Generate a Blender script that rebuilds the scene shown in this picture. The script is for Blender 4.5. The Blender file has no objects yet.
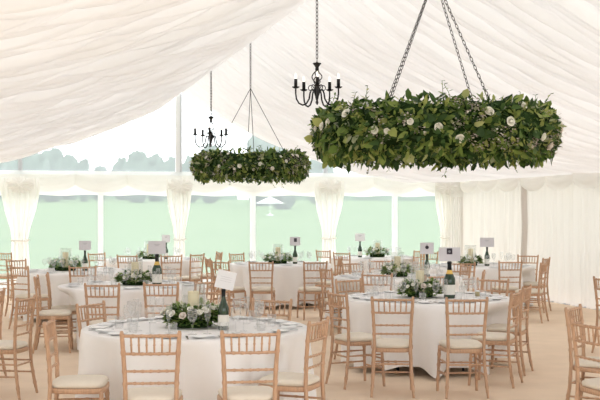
import bpy, math, random
from mathutils import Vector, Matrix
PI = math.pi
rnd = random.Random(7)
S = bpy.context.scene
COL = S.collection

# ------------------------------------------------------------------ camera, light, exposure
F = 1075.0                      # focal length in pixels of the 600 px wide picture
HOR = 211.0                     # row of the horizon
EYE = 1.70
TH = math.atan(0.26)            # the gable wall is turned this much from the view
CT, ST = math.cos(TH), math.sin(TH)
RX, RZ = -2.55, 22.5            # foot of the gable's king post as seen from the camera (right, ahead)

def W(X, Z, z=0.0):             # right / ahead of the camera -> world (x along the gable, y away)
    a, b = X - RX, Z - RZ
    return Vector((a * CT + b * ST, -a * ST + b * CT, z))

def at(px, py, h):              # the point at height h that shows at a pixel
    s = (py - HOR) / (EYE - h)
    return W((px - 300) / s, F / s, h)

cam_d = bpy.data.cameras.new('camera')
cam = bpy.data.objects.new('camera', cam_d)
COL.objects.link(cam)
cam.location = W(0, 0, EYE)
cam.rotation_euler = (PI / 2, 0, -TH)
cam_d.sensor_width = 36.0
cam_d.lens = 36.0 * F / 600.0
cam_d.shift_y = (HOR - 200.0) / 600.0
cam_d.clip_end = 2000
S.camera = cam

world = bpy.data.worlds.new('overcast_sky')
S.world = world
world.use_nodes = True
nt = world.node_tree
bg = nt.nodes['Background']
tc = nt.nodes.new('ShaderNodeTexCoord')
sep = nt.nodes.new('ShaderNodeSeparateXYZ')
rmp = nt.nodes.new('ShaderNodeValToRGB')
rmp.color_ramp.elements[0].position = 0.0
rmp.color_ramp.elements[0].color = (0.93, 0.97, 1.0, 1)
rmp.color_ramp.elements[1].position = 0.35
rmp.color_ramp.elements[1].color = (0.965, 0.985, 1.0, 1)
nt.links.new(tc.outputs['Generated'], sep.inputs[0])
nt.links.new(sep.outputs['Z'], rmp.inputs[0])
nt.links.new(rmp.outputs[0], bg.inputs[0])
bg.inputs[1].default_value = 1.6

S.view_settings.view_transform = 'Standard'
S.view_settings.look = 'None'
S.view_settings.gamma = 1.0
S.view_settings.use_curve_mapping = False
S.view_settings.exposure = 1.08
S.cycles.use_denoising = True
S.cycles.max_bounces = 10
S.cycles.diffuse_bounces = 5
S.cycles.transparent_max_bounces = 24
S.cycles.sample_clamp_indirect = 6.0

# ------------------------------------------------------------------ materials
def newmat(name):
    m = bpy.data.materials.new(name)
    m.use_nodes = True
    n = m.node_tree.nodes
    for x in list(n):
        n.remove(x)
    out = n.new('ShaderNodeOutputMaterial')
    return m, m.node_tree, out

def N(nt, t, **kw):
    n = nt.nodes.new(t)
    for k, v in kw.items():
        if k in n.inputs:
            n.inputs[k].default_value = v
        else:
            setattr(n, k, v)
    return n

def rgba(c):
    return (c[0], c[1], c[2], 1.0)

def pbr(name, col, rough=0.6, metal=0.0, noise=0.0, scale=20.0, col2=None, bump=0.0, spec=0.4, stretch=None):
    m, nt, out = newmat(name)
    b = N(nt, 'ShaderNodeBsdfPrincipled', Roughness=rough, Metallic=metal)
    b.inputs['Base Color'].default_value = rgba(col)
    b.inputs['Specular IOR Level'].default_value = spec
    nt.links.new(b.outputs[0], out.inputs[0])
    if noise or bump:
        tc = N(nt, 'ShaderNodeTexCoord')
        mp = N(nt, 'ShaderNodeMapping')
        if stretch:
            mp.inputs['Scale'].default_value = stretch
        nz = N(nt, 'ShaderNodeTexNoise', Scale=scale, Detail=5.0)
        nt.links.new(tc.outputs['Object'], mp.inputs[0])
        nt.links.new(mp.outputs[0], nz.inputs['Vector'])
        if noise:
            r = N(nt, 'ShaderNodeValToRGB')
            c2 = col2 or tuple(x * (1 - noise) for x in col)
            r.color_ramp.elements[0].color = rgba(c2)
            r.color_ramp.elements[0].position = 0.3
            r.color_ramp.elements[1].color = rgba(col)
            r.color_ramp.elements[1].position = 0.7
            nt.links.new(nz.outputs[0], r.inputs[0])
            nt.links.new(r.outputs[0], b.inputs['Base Color'])
        if bump:
            bp = N(nt, 'ShaderNodeBump', Strength=bump, Distance=0.01)
            nt.links.new(nz.outputs[0], bp.inputs['Height'])
            nt.links.new(bp.outputs[0], b.inputs['Normal'])
    return m

def fabric(name, col, trans, scale=60.0, var=0.06):
    """Thin cloth: part of the light shines through."""
    m, nt, out = newmat(name)
    tc = N(nt, 'ShaderNodeTexCoord')
    nz = N(nt, 'ShaderNodeTexNoise', Scale=scale, Detail=4.0)
    nt.links.new(tc.outputs['Object'], nz.inputs['Vector'])
    r = N(nt, 'ShaderNodeValToRGB')
    r.color_ramp.elements[0].color = rgba(tuple(c * (1 - var) for c in col))
    r.color_ramp.elements[1].color = rgba(col)
    nt.links.new(nz.outputs[0], r.inputs[0])
    d = N(nt, 'ShaderNodeBsdfDiffuse')
    t = N(nt, 'ShaderNodeBsdfTranslucent')
    mx = N(nt, 'ShaderNodeMixShader')
    mx.inputs[0].default_value = trans
    nt.links.new(r.outputs[0], d.inputs[0])
    nt.links.new(r.outputs[0], t.inputs[0])
    nt.links.new(d.outputs[0], mx.inputs[1])
    nt.links.new(t.outputs[0], mx.inputs[2])
    nt.links.new(mx.outputs[0], out.inputs[0])
    return m

def leafmat(name, stops, trans=0.34):
    m, nt, out = newmat(name)
    g = N(nt, 'ShaderNodeNewGeometry')
    r = N(nt, 'ShaderNodeValToRGB')
    e = r.color_ramp.elements
    while len(e) < len(stops):
        e.new(0.5)
    for k, (p, c) in enumerate(stops):
        e[k].position = p
        e[k].color = rgba(c)
    r.color_ramp.interpolation = 'LINEAR'
    nt.links.new(g.outputs['Random Per Island'], r.inputs[0])
    b = N(nt, 'ShaderNodeBsdfPrincipled', Roughness=0.5)
    b.inputs['Specular IOR Level'].default_value = 0.35
    t = N(nt, 'ShaderNodeBsdfTranslucent')
    mx = N(nt, 'ShaderNodeMixShader')
    mx.inputs[0].default_value = trans
    nt.links.new(r.outputs[0], b.inputs['Base Color'])
    nt.links.new(r.outputs[0], t.inputs[0])
    nt.links.new(b.outputs[0], mx.inputs[1])
    nt.links.new(t.outputs[0], mx.inputs[2])
    nt.links.new(mx.outputs[0], out.inputs[0])
    return m

def clear(name, veil, tint=(1, 1, 1), gloss=0.10, blend=0.25, through=0.5, tint2=(0.95, 0.96, 0.97)):
    """Clear film or glass: see-through, a little milky, with reflections at grazing angles."""
    m, nt, out = newmat(name)
    tr = N(nt, 'ShaderNodeBsdfTransparent')
    tr.inputs[0].default_value = rgba(tint)
    d = N(nt, 'ShaderNodeBsdfDiffuse')
    d.inputs[0].default_value = rgba(tint2)
    tl = N(nt, 'ShaderNodeBsdfTranslucent')
    tl.inputs[0].default_value = rgba(tint2)
    m0 = N(nt, 'ShaderNodeMixShader')
    m0.inputs[0].default_value = through
    nt.links.new(d.outputs[0], m0.inputs[1])
    nt.links.new(tl.outputs[0], m0.inputs[2])
    m1 = N(nt, 'ShaderNodeMixShader')
    m1.inputs[0].default_value = veil
    nt.links.new(tr.outputs[0], m1.inputs[1])
    nt.links.new(m0.outputs[0], m1.inputs[2])
    gl = N(nt, 'ShaderNodeBsdfGlossy', Roughness=0.04)
    lw = N(nt, 'ShaderNodeLayerWeight', Blend=blend)
    mu = N(nt, 'ShaderNodeMath', operation='MULTIPLY')
    mu.inputs[1].default_value = gloss
    nt.links.new(lw.outputs['Facing'], mu.inputs[0])
    m2 = N(nt, 'ShaderNodeMixShader')
    nt.links.new(mu.outputs[0], m2.inputs[0])
    nt.links.new(m1.outputs[0], m2.inputs[1])
    nt.links.new(gl.outputs[0], m2.inputs[2])
    nt.links.new(m2.outputs[0], out.inputs[0])
    return m

def emit(name, col, strength):
    m, nt, out = newmat(name)
    e = N(nt, 'ShaderNodeEmission', Strength=strength)
    e.inputs[0].default_value = rgba(col)
    nt.links.new(e.outputs[0], out.inputs[0])
    return m

M = {}
M['lining'] = fabric('ivory roof lining', (0.85, 0.832, 0.818), 0.25, 3.0, 0.03)
M['wallcloth'] = fabric('ivory wall lining', (0.90, 0.855, 0.81), 0.24, 3.0, 0.03)
M['curtain'] = fabric('cream voile', (0.98, 0.955, 0.92), 0.68, 3.0, 0.04)
M['valance'] = fabric('ivory swag cloth', (0.96, 0.94, 0.91), 0.54, 4.0, 0.04)
M['cloth'] = fabric('white table linen', (0.90, 0.88, 0.87), 0.06, 25.0, 0.03)
M['linen'] = fabric('white napkin linen', (0.94, 0.94, 0.94), 0.05, 60.0, 0.03)
M['film'] = clear('clear window film', 0.35, (0.97, 0.99, 0.98), gloss=0.05, through=0.75, tint2=(0.90, 0.93, 0.99))
M['glass'] = clear('thin drinking glass', 0.03, (0.985, 0.987, 0.987), gloss=0.40, blend=0.3)
M['vase'] = clear('thin vase glass', 0.03, (0.98, 0.985, 0.98), gloss=0.3, blend=0.3)
M['sheet'] = fabric('white window sheet', (0.95, 0.95, 0.955), 0.55, 4.0, 0.02)
M['white_frame'] = pbr('white coated aluminium', (0.90, 0.91, 0.92), 0.4)
M['grey_frame'] = pbr('grey aluminium upright', (0.60, 0.62, 0.66), 0.4, 0.3)
M['taupe'] = fabric('taupe leg cover', (0.76, 0.70, 0.65), 0.25, 10.0, 0.05)
M['floor'] = pbr('sand coloured matting', (0.80, 0.64, 0.49), 0.9, noise=0.08, scale=3.0, spec=0.1)
M['wood'] = pbr('limewashed beech', (0.60, 0.375, 0.24), 0.5, noise=0.25, scale=14.0, stretch=(6, 6, 1), spec=0.35)
M['pad'] = pbr('ivory seat pad cloth', (0.76, 0.69, 0.59), 0.9, noise=0.04, scale=30, spec=0.1)
M['black'] = pbr('black iron', (0.012, 0.011, 0.012), 0.45, 0.4, spec=0.5)
M['chain'] = pbr('dark steel chain', (0.06, 0.055, 0.05), 0.4, 0.7)
M['leg'] = pbr('black table leg', (0.015, 0.015, 0.018), 0.5)
M['board'] = pbr('plywood table board', (0.45, 0.32, 0.2), 0.7, noise=0.2, scale=5)
M['leaf'] = leafmat('mixed green leaves', [(0.0, (0.022, 0.055, 0.014)), (0.3, (0.055, 0.115, 0.025)), (0.55, (0.12, 0.20, 0.042)), (0.75, (0.24, 0.32, 0.07)), (0.92, (0.44, 0.47, 0.14)), (1.0, (0.36, 0.39, 0.27))])
M['leafd'] = leafmat('dark centrepiece leaves', [(0.0, (0.03, 0.075, 0.015)), (0.4, (0.09, 0.18, 0.035)), (0.75, (0.22, 0.33, 0.075)), (1.0, (0.46, 0.52, 0.20))])
M['moss'] = pbr('dark moss', (0.03, 0.06, 0.018), 0.95, noise=0.5, scale=30, bump=0.4, spec=0.05)
M['sprig'] = leafmat('dusky pink and cream blossom', [(0.0, (0.38, 0.28, 0.26)), (0.5, (0.62, 0.54, 0.48)), (1.0, (0.85, 0.82, 0.74))])
M['rose'] = pbr('ivory rose petals', (0.93, 0.91, 0.82), 0.7, noise=0.05, scale=20, spec=0.15)
M['blush'] = pbr('pale blush petals', (0.86, 0.78, 0.70), 0.7, noise=0.06, scale=20, spec=0.15)
M['bottle'] = pbr('dark green bottle glass', (0.018, 0.045, 0.022), 0.08, spec=0.6)
M['label'] = pbr('white paper label', (0.80, 0.78, 0.72), 0.7)
M['foil'] = pbr('black foil', (0.015, 0.016, 0.016), 0.35, 0.3)
M['gold'] = pbr('gold foil', (0.72, 0.48, 0.14), 0.3, 0.8)
M['card'] = pbr('white card', (0.84, 0.84, 0.86), 0.8, noise=0.02, scale=3, spec=0.1)
M['lilac'] = pbr('pale grey card', (0.70, 0.68, 0.72), 0.8, noise=0.02, scale=3, spec=0.1)
M['ink'] = pbr('dark print', (0.06, 0.05, 0.07), 0.7)
M['greyink'] = pbr('faint grey print', (0.45, 0.45, 0.48), 0.8)
M['wax'] = pbr('cream candle wax', (0.90, 0.80, 0.56), 0.5, noise=0.03, scale=8)
M['steel'] = pbr('cutlery steel', (0.45, 0.45, 0.46), 0.22, 0.9)
M['china'] = pbr('white china', (0.88, 0.87, 0.86), 0.15)
M['jam'] = pbr('pale honey', (0.42, 0.36, 0.20), 0.3)
M['bulb'] = emit('warm candle bulb', (1.0, 0.88, 0.70), 1.0)
M['grass'] = pbr('summer meadow', (0.12, 0.18, 0.075), 0.95, noise=0.18, scale=0.22, spec=0.05, col2=(0.09, 0.148, 0.062), stretch=(0.35, 1.6, 1))
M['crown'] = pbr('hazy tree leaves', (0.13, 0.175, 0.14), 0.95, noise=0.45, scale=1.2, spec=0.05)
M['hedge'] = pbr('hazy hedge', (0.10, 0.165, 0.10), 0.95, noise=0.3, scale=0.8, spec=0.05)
M['bark'] = pbr('grey bark', (0.12, 0.10, 0.08), 0.9, noise=0.3, scale=4)
M['canvas'] = fabric('white parasol canvas', (0.95, 0.95, 0.95), 0.3, 3.0, 0.02)

# ------------------------------------------------------------------ mesh helpers
class MB:
    def __init__(self):
        self.v, self.f = [], []

    def add(self, vs, fs):
        o = len(self.v)
        self.v += [tuple(p) for p in vs]
        self.f += [tuple(i + o for i in q) for q in fs]

    def tube(self, pts, r, n=8, cap=True, closed=False):
        pts = [Vector(p) for p in pts]
        k = len(pts)
        rs = r if isinstance(r, (list, tuple)) else [r] * k
        vs, up = [], None
        for i, p in enumerate(pts):
            if closed:
                t = pts[(i + 1) % k] - pts[i - 1]
            else:
                t = pts[min(i + 1, k - 1)] - pts[max(i - 1, 0)]
            t = t.normalized() if t.length > 1e-9 else Vector((0, 0, 1))
            if up is None:
                up = t.orthogonal().normalized()
            up = up - t * up.dot(t)
            up = up.normalized() if up.length > 1e-6 else t.orthogonal().normalized()
            b = t.cross(up)
            for j in range(n):
                a = 2 * PI * j / n
                vs.append(p + (up * math.cos(a) + b * math.sin(a)) * rs[i])
        fs = []
        for i in range(k if closed else k - 1):
            i2 = (i + 1) % k
            for j in range(n):
                j2 = (j + 1) % n
                fs.append((i * n + j, i * n + j2, i2 * n + j2, i2 * n + j))
        if cap and not closed:
            fs.append(tuple(range(n))[::-1])
            fs.append(tuple((k - 1) * n + j for j in range(n)))
        self.add(vs, fs)
        return self

    def lathe(self, prof, n=16, c=(0, 0, 0)):
        vs, fs = [], []
        k = len(prof)
        for (r, z) in prof:
            for j in range(n):
                a = 2 * PI * j / n
                vs.append((c[0] + r * math.cos(a), c[1] + r * math.sin(a), c[2] + z))
        for i in range(k - 1):
            for j in range(n):
                j2 = (j + 1) % n
                fs.append((i * n + j, i * n + j2, (i + 1) * n + j2, (i + 1) * n + j))
        if prof[0][0] > 1e-6:
            fs.append(tuple(range(n))[::-1])
        if prof[-1][0] > 1e-6:
            fs.append(tuple((k - 1) * n + j for j in range(n)))
        self.add(vs, fs)
        return self

    def box(self, lo, hi):
        x0, y0, z0 = lo
        x1, y1, z1 = hi
        self.add([(x0, y0, z0), (x1, y0, z0), (x1, y1, z0), (x0, y1, z0), (x0, y0, z1), (x1, y0, z1), (x1, y1, z1), (x0, y1, z1)],
                 [(0, 3, 2, 1), (4, 5, 6, 7), (0, 1, 5, 4), (1, 2, 6, 5), (2, 3, 7, 6), (3, 0, 4, 7)])
        return self

    def grid(self, fn, nu, nv, wrap=False):
        vs = [fn(i, j) for i in range(nu) for j in range(nv)]
        fs = []
        for i in range(nu - 1):
            for j in range(nv if wrap else nv - 1):
                j2 = (j + 1) % nv
                fs.append((i * nv + j, i * nv + j2, (i + 1) * nv + j2, (i + 1) * nv + j))
        self.add(vs, fs)
        return self

    def leaf(self, p, d, up, L, w, curl=0.15):
        d = d.normalized()
        s = d.cross(up)
        s = s.normalized() if s.length > 1e-4 else d.orthogonal().normalized()
        n = s.cross(d)
        def q(a, b, c):
            return p + d * (a * L) + s * (b * w) + n * (c * L)
        vs = [q(0, 0, 0), q(0.3, 0.42, 0.07), q(0.3, 0, -0.02), q(0.3, -0.42, 0.07), q(0.68, 0.38, 0.02 - curl * 0.4), q(0.68, 0, -0.07 - curl * 0.4),
              q(0.68, -0.38, 0.02 - curl * 0.4), q(1, 0, -curl)]
        fs = [(0, 2, 1), (0, 3, 2), (1, 2, 5, 4), (2, 3, 6, 5), (4, 5, 7), (5, 6, 7)]
        self.add(vs, fs)

    def mesh(self, name, mat, smooth=True):
        me = bpy.data.meshes.new(name)
        me.from_pydata(self.v, [], self.f)
        me.materials.append(mat)
        if smooth:
            me.polygons.foreach_set('use_smooth', [True] * len(me.polygons))
        me.update()
        return me

    def obj(self, name, mat, parent=None, smooth=True):
        o = bpy.data.objects.new(name, self.mesh(name, mat, smooth))
        COL.objects.link(o)
        if parent is not None:
            o.parent = parent
        return o

def tag(o, label=None, cat=None, group=None, kind=None):
    if label: o['label'] = label
    if cat: o['category'] = cat
    if group: o['group'] = group
    if kind: o['kind'] = kind
    return o

def thing(name, label, cat, loc=(0, 0, 0), rz=0.0, group=None):
    o = bpy.data.objects.new(name, None)
    o.empty_display_size = 0.1
    COL.objects.link(o)
    o.location = loc
    o.rotation_euler = (0, 0, rz)
    return tag(o, label, cat, group)

def struct(mb, name, mat, smooth=True):
    return tag(mb.obj(name, mat, None, smooth), kind='structure')

KIDS = {}
def dup(root, loc, rz, label=None, group=None, scale=None):
    """A copy of a thing with copies of its parts and sub-parts (mesh data shared)."""
    r = root.copy()
    COL.objects.link(r)
    r.location = loc
    r.rotation_euler = (0, 0, rz)
    if scale: r.scale = scale
    if label: r['label'] = label
    if group: r['group'] = group
    if root.name not in KIDS:
        KIDS[root.name] = [(c, list(c.children)) for c in root.children]
    for c0, subs in KIDS[root.name]:
        c = c0.copy()
        COL.objects.link(c)
        c.parent = r
        for g0 in subs:
            g = g0.copy()
            COL.objects.link(g)
            g.parent = c
    return r

def lerp(a, b, t):
    return a + (b - a) * t

def interp(tab, x):
    if x <= tab[0][0]: return tab[0][1]
    for (x0, y0), (x1, y1) in zip(tab, tab[1:]):
        if x <= x1:
            return lerp(y0, y1, (x - x0) / (x1 - x0))
    return tab[-1][1]

# ------------------------------------------------------------------ the marquee
B = 3.2                        # bay
HALF = 2 * B                   # ridge to eave
EAVE, HEAD = 2.42, 2.02
BACK = -23.5                   # roof and walls stop behind the camera, left open to let sky light in
PROF0 = [(0, 4.20), (0.5, 3.93), (1.0, 3.69), (1.6, 3.42), (2.2, 3.18), (2.9, 2.95), (3.6, 2.77), (4.5, 2.60), (5.4, 2.49), (6.4, 2.42), (7, 2.40)]
def prof(d):                   # smoothed lining height at distance d from the ridge
    return (interp(PROF0, d - 0.35) + 2 * interp(PROF0, d) + interp(PROF0, d + 0.35)) / 4 if d > 0.35 else interp(PROF0, d)

mb = MB().box((-HALF - 0.3, -26.0, -0.06), (HALF + 0.3, 0.12, 0.0))
struct(mb, 'floor', M['floor'], False)

def lining(sign, name, seed):
    r = random.Random(seed)
    waves = [(lam, a, r.uniform(0, 2 * PI), r.uniform(-0.25, 0.25)) for lam, a in
             ((1.55, 0.028), (0.83, 0.060), (0.52, 0.052), (0.33, 0.048), (0.21, 0.032), (0.15, 0.018))]
    nu, nd = 1400, 40
    def fn(i, j):
        u = 0.06 + (-BACK) * i / (nu - 1)
        d = (HALF + 0.12) * j / (nd - 1)
        z = prof(d)
        f = 0
        for lam, a, ph, dr in waves:
            k = math.sin(2 * PI * (u + dr * d * 0.5) / lam + ph + 0.6 * math.sin(u * 1.7 / lam ** 0.5 + d * 0.5))
            f += a * (1.25 if sign < 0 else 1.0) * ((1 - 2 * abs(k) ** 0.6) if lam < 0.9 else k)
        g = min(1.0, 0.35 + d / 1.2) * (1.0 if d < 5 else max(0.35, 1 - (d - 5) / 2.2))
        # the cloth sags between the frames and is pulled up at each of them
        bay = (u % B) / B
        sag = (-0.07 if sign > 0 else -0.02) * math.sin(PI * bay) ** 0.8 * math.sin(PI * min(1, d / HALF))
        edge = min(1.0, u / 0.8)
        return (sign * d, -u, z + (0.09 if sign < 0 else -0.06) * min(1, d / 2.0) * max(0.0, min(1.0, (5.8 - d) / 2)) + (f * g + sag) * edge)
    mb = MB().grid(fn, nu, nd)
    return struct(mb, name, M['lining'])
lining(-1, 'ceiling', 3)
lining(1, 'ceiling.001', 11)

# the seam where both linings meet along the ridge
mb = MB()
def seam(i, j):
    u = 0.06 + -BACK * i / 520
    a = 2 * PI * j / 8
    w = 0.025 + 0.012 * math.sin(u * 31) + 0.008 * math.sin(u * 57 + 1)
    return (w * 1.6 * math.cos(a), -u, 4.20 + w * 0.6 * math.sin(a))
mb.grid(seam, 521, 8, True)
struct(mb, 'trim_1', M['lining'])

# gable: panes, uprights, beam
wn = [0]
def pane(pts):
    wn[0] += 1
    mb = MB()
    mb.add(pts, [tuple(range(len(pts)))])
    return struct(mb, 'window_%d' % wn[0], M['film'], False)
for k in range(-4, 4):
    x0, x1 = k * B / 2, (k + 1) * B / 2
    pane([(x0 + 0.05, 0.03, 0.0), (x1 - 0.05, 0.03, 0.0), (x1 - 0.05, 0.03, HEAD + 0.1), (x0 + 0.05, 0.03, HEAD + 0.1)])
for k in range(-2, 2):
    x0, x1 = k * B, (k + 1) * B
    top = [(x1 + (x0 - x1) * i / 12, 0.03, prof(abs(x1 + (x0 - x1) * i / 12)) + 0.12) for i in range(13)]
    pane([(x0, 0.03, EAVE + 0.09), (x1, 0.03, EAVE + 0.09)] + top)
struct(MB().box((-HALF, -0.03, EAVE + 0.0), (HALF, 0.06, EAVE + 0.10)), 'trim_2', M['sheet'], False)
struct(MB().box((-HALF, 0.0, 0.0), (HALF, 0.05, 0.30)), 'trim_3', M['sheet'], False)
n = 4
for k in range(-4, 5):
    x = k * B / 2
    main = k % 2 == 0
    struct(MB().box((x - 0.055, -0.02, 0.0), (x + 0.055, 0.06, EAVE)), 'trim_%d' % n, M['sheet'], False); n += 1
    if main:
        hh = prof(abs(x)) + (0.04 if k else -0.03)
        w = 0.055 if k == 0 else 0.045
        struct(MB().box((x - w, -0.02, EAVE + 0.1), (x + w, 0.05, hh)), 'trim_%d' % n, M['white_frame' if k == 0 else 'grey_frame'], False); n += 1
        if k == 0:
            struct(MB().box((x + w - 0.02, -0.03, EAVE + 0.1), (x + w + 0.02, -0.02, hh - 0.02)), 'trim_%d' % n, M['grey_frame'], False); n += 1
struct(MB().box((-HALF * 0.55, -0.045, EAVE + 0.0), (HALF * 0.99, -0.03, EAVE + 0.015)), 'trim_%d' % n, M['grey_frame'], False); n += 1

# right-hand long wall: pleated ivory lining
def pleat(v, z, r=random.Random(5)):
    f = 0.022 * math.sin(2 * PI * v / 0.19 + 0.9 * math.sin(v * 2.3)) + 0.014 * math.sin(2 * PI * v / 0.11 + 1.4 * math.sin(v * 3.1 + z * 0.5)) + 0.02 * math.sin(2 * PI * v / 0.57 + z * 0.7)
    return f * (0.55 + 0.55 * (1 - z / 2.4))
nv = 700
def wallfn(i, j):
    v = -0.02 - BACK * i / (nv - 1)
    z = 0.01 + (EAVE + 0.05) * j / 11
    lean = 0.10 * (1 - z / 2.4) ** 2 * math.sin(v * 0.9)
    return (HALF + 0.02 - 0.05 + pleat(v + lean, z), -v, z)
struct(MB().grid(wallfn, nv, 12), 'wall_right', M['wallcloth'])
for k, v in enumerate((B - 0.12, 2 * B - 0.12)):
    mb = MB()
    mb.grid(lambda i, j: (HALF - 0.115 + 0.02 * math.sin(j * 1.9) - 0.012 * abs(j - 4) * -1, -v - 0.22 * j / 8 - 0.02 * math.sin(i * 0.9), 0.02 + (2.25) * i / 14), 15, 9)
    struct(mb, 'trim_%d' % n, M['taupe']); n += 1
struct(MB().box((HALF - 0.02, BACK, 0.0), (HALF + 0.06, 0.02, 0.025)), 'baseboard_right', M['grey_frame'], False)
# short cloth return closing the corner beside the gable window
struct(MB().grid(lambda i, j: (HALF - 0.42 + 0.42 * i / 40, -0.06 + 0.014 * math.sin(i * 1.1) + 0.008 * math.sin(i * 2.3 + 1), 0.01 + EAVE * j / 8), 41, 9), 'wall_back', M['wallcloth'])
# left long wall: lined like the right one
def wallfn2(i, j):
    v = -0.02 - BACK * i / (nv - 1)
    z = 0.01 + (EAVE + 0.05) * j / 11
    return (-HALF + 0.03 - pleat(v + 3.3 + 0.10 * (1 - z / 2.4) ** 2 * math.sin(v * 0.9), z), -v, z)
struct(MB().grid(wallfn2, nv, 12), 'wall_left', M['wallcloth'])

# swag valances: a band with three scallops per bay
def swag_mesh(L, seed, wide=3, zt=EAVE + 0.02, drop=0.36, band=False):
    """local: along +x from 0..L, front face towards -y"""
    mb = MB()
    per = L / wide
    for s in range(wide):
        r = random.Random(seed + s)
        ph = r.uniform(0, 6)
        def fn(i, j):
            t = i / 24.0
            b = j / 9.0
            c = 4 * t * (1 - t)
            bot = 0.20 + (drop - 0.20) * c ** 0.75
            z = zt - bot * b
            y = -0.04 - 0.075 * c * math.sin(PI * min(1, b * 0.75 + 0.2)) - 0.016 * c * math.sin(b * 16 + ph + 3 * abs(t - 0.5)) - 0.004 * s
            return (s * per + t * per * 1.02, y, z)
        mb.grid(fn, 25, 10)
    return mb
def valance(name, label, L, loc, rz, seed, band):
    t = thing(name, label, 'valance', loc, rz, 'swagged valances around the tent')
    swag_mesh(L, seed).obj('swag', M['valance'], t)
    if band:
        mb = MB().grid(lambda i, j: (L * i / 60, -0.02 + 0.006 * math.sin(i * 0.8), HEAD + 0.012 * math.sin(i * 0.31) + (EAVE - HEAD) * j / 4), 61, 5)
        mb.obj('band', M['valance'], t)
    return t
names4 = ['along the clear gable beyond its first curtain', 'along the clear gable between first and second curtain',
          'along the clear gable between second and third curtain', 'along the clear gable from third curtain to the corner']
for k in range(4):
    valance('swag_valance', 'ivory swagged valance ' + names4[k], B - 0.02, ((k - 2) * B + 0.01, -0.06, 0), 0, 20 + 7 * k, True)
names5 = ['from the corner to the taupe seam on the ivory wall', 'after the taupe seam on the pleated ivory wall', 'nearer the camera on the ivory wall, cut by the frame']
for k in range(3):
    valance('swag_valance', 'ivory scalloped valance ' + names5[k], B - (0.30 if k == 0 else 0.05), (HALF - 0.13, -k * B - (0.25 if k == 0 else 0.01), 0), -PI / 2, 60 + 7 * k, False)

# tied-back curtains on the gable legs
def curtain(x, wl, wr, seed, label):
    t = thing('curtain', label, 'curtain', (x, -0.27, 0), 0, 'cream curtains tied to the gable legs')
    r = random.Random(seed)
    ph = [r.uniform(0, 6) for _ in range(4)]
    prof_c = [(0.0, 0.60), (0.6, 0.52), (1.0, 0.44), (1.15, 0.42), (1.35, 0.50), (1.7, 0.80), (2.05, 1.0), (2.25, 1.02), (2.40, 1.0)]
    nx, nz = 73, 26
    def fn(i, j):
        s = i / (nx - 1) * 2 - 1
        z = 0.02 + 2.33 * j / (nz - 1)
        k = interp(prof_c, z)
        xx = (wl if s < 0 else wr) * s * k
        amp = 0.030 * (0.6 + 0.5 * k)
        y = amp * math.sin(s * 15 + ph[0] + 0.5 * math.sin(s * 4 + ph[1])) + 0.4 * amp * math.sin(s * 31 + ph[2] + z) - 0.04 * (1 - s * s)
        return (xx + 0.008 * math.sin(s * 23 + z * 2), y, z)
    MB().grid(fn, nx, nz).obj('drape', M['curtain'], t)
    # gathered rosette at the head
    mb = MB()
    def ro(i, j):
        a = 2 * PI * j / 40
        b = i / 8
        rr = (0.02 + 0.17 * b) * (1 + 0.12 * math.sin(a * 9 + ph[3]))
        return (rr * 1.35 * math.cos(a), -0.10 + 0.05 * b * b - 0.02 * math.sin(a * 9 + ph[3]) * b, 2.22 + rr * 0.85 * math.sin(a))
    mb.grid(ro, 9, 40, True)
    mb.obj('head_gather', M['valance'], t)
    mb = MB()
    pts = [(0.44 * (wl if math.cos(a) < 0 else wr) * 1.05 * math.cos(a), 0.075 * math.sin(a) - 0.02, 1.12 + 0.02 * math.sin(a)) for a in [2 * PI * i / 24 for i in range(24)]]
    mb.tube(pts, 0.016, 6, closed=True)
    mb.obj('tie', M['curtain'], t)
curtain(-B, 0.37, 0.37, 1, 'cream tied curtain on the first gable leg, the most ruffled and widest')
curtain(0, 0.28, 0.24, 2, 'cream tied curtain under the tall centre upright of the gable')
curtain(B, 0.33, 0.33, 3, 'cream tied curtain on the gable leg between the two leafy hoops')
curtain(2 * B - 0.52, 0.27, 0.16, 4, 'narrow cream curtain hanging in the corner beside the ivory wall')

# ------------------------------------------------------------------ outside
def gz(y):
    return max(-0.08, -0.08 + 0.0235 * (y - 4)) if y < 170 else 3.82 + 0.01 * (y - 170)
mb = MB()
ys = [0.13, 2, 4, 8, 16, 30, 50, 80, 120, 170, 260, 420]
xs = [-260, -160, -100, -60, -30, -10, 10, 30, 60, 100, 160, 260, 380]
mb.grid(lambda i, j: (xs[j], ys[i], gz(ys[i])), len(ys), len(xs))
struct(mb, 'ground', M['grass'])
mb = MB()
mb.grid(lambda i, j: ([-260, HALF * -1 - 0.32, HALF + 0.32, 260][j], [0.13, -30, -80][i], -0.08), 3, 4)
struct(mb, 'ground.001', M['grass'])

def blob(mb, c, r, seed, sq=(1, 1, 1), n=14, rough=0.22, jit=0.07):
    rr = random.Random(seed)
    ph = [(rr.uniform(0, 6), rr.uniform(1.5, 7), rr.uniform(1.5, 7)) for _ in range(6)]
    def fn(i, j):
        a = PI * i / n
        b = 2 * PI * j / (2 * n)
        d = 1 + rough * sum(math.sin(p + q * a + math.floor(s) * b) for p, q, s in ph) / 3
        d *= 1 + (rr.uniform(-jit, jit) if 0 < i < n else 0)
        return (c[0] + r * sq[0] * d * math.sin(a) * math.cos(b), c[1] + r * sq[1] * d * math.sin(a) * math.sin(b), c[2] + r * sq[2] * d * math.cos(a))
    mb.grid(fn, n + 1, 2 * n, True)

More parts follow.
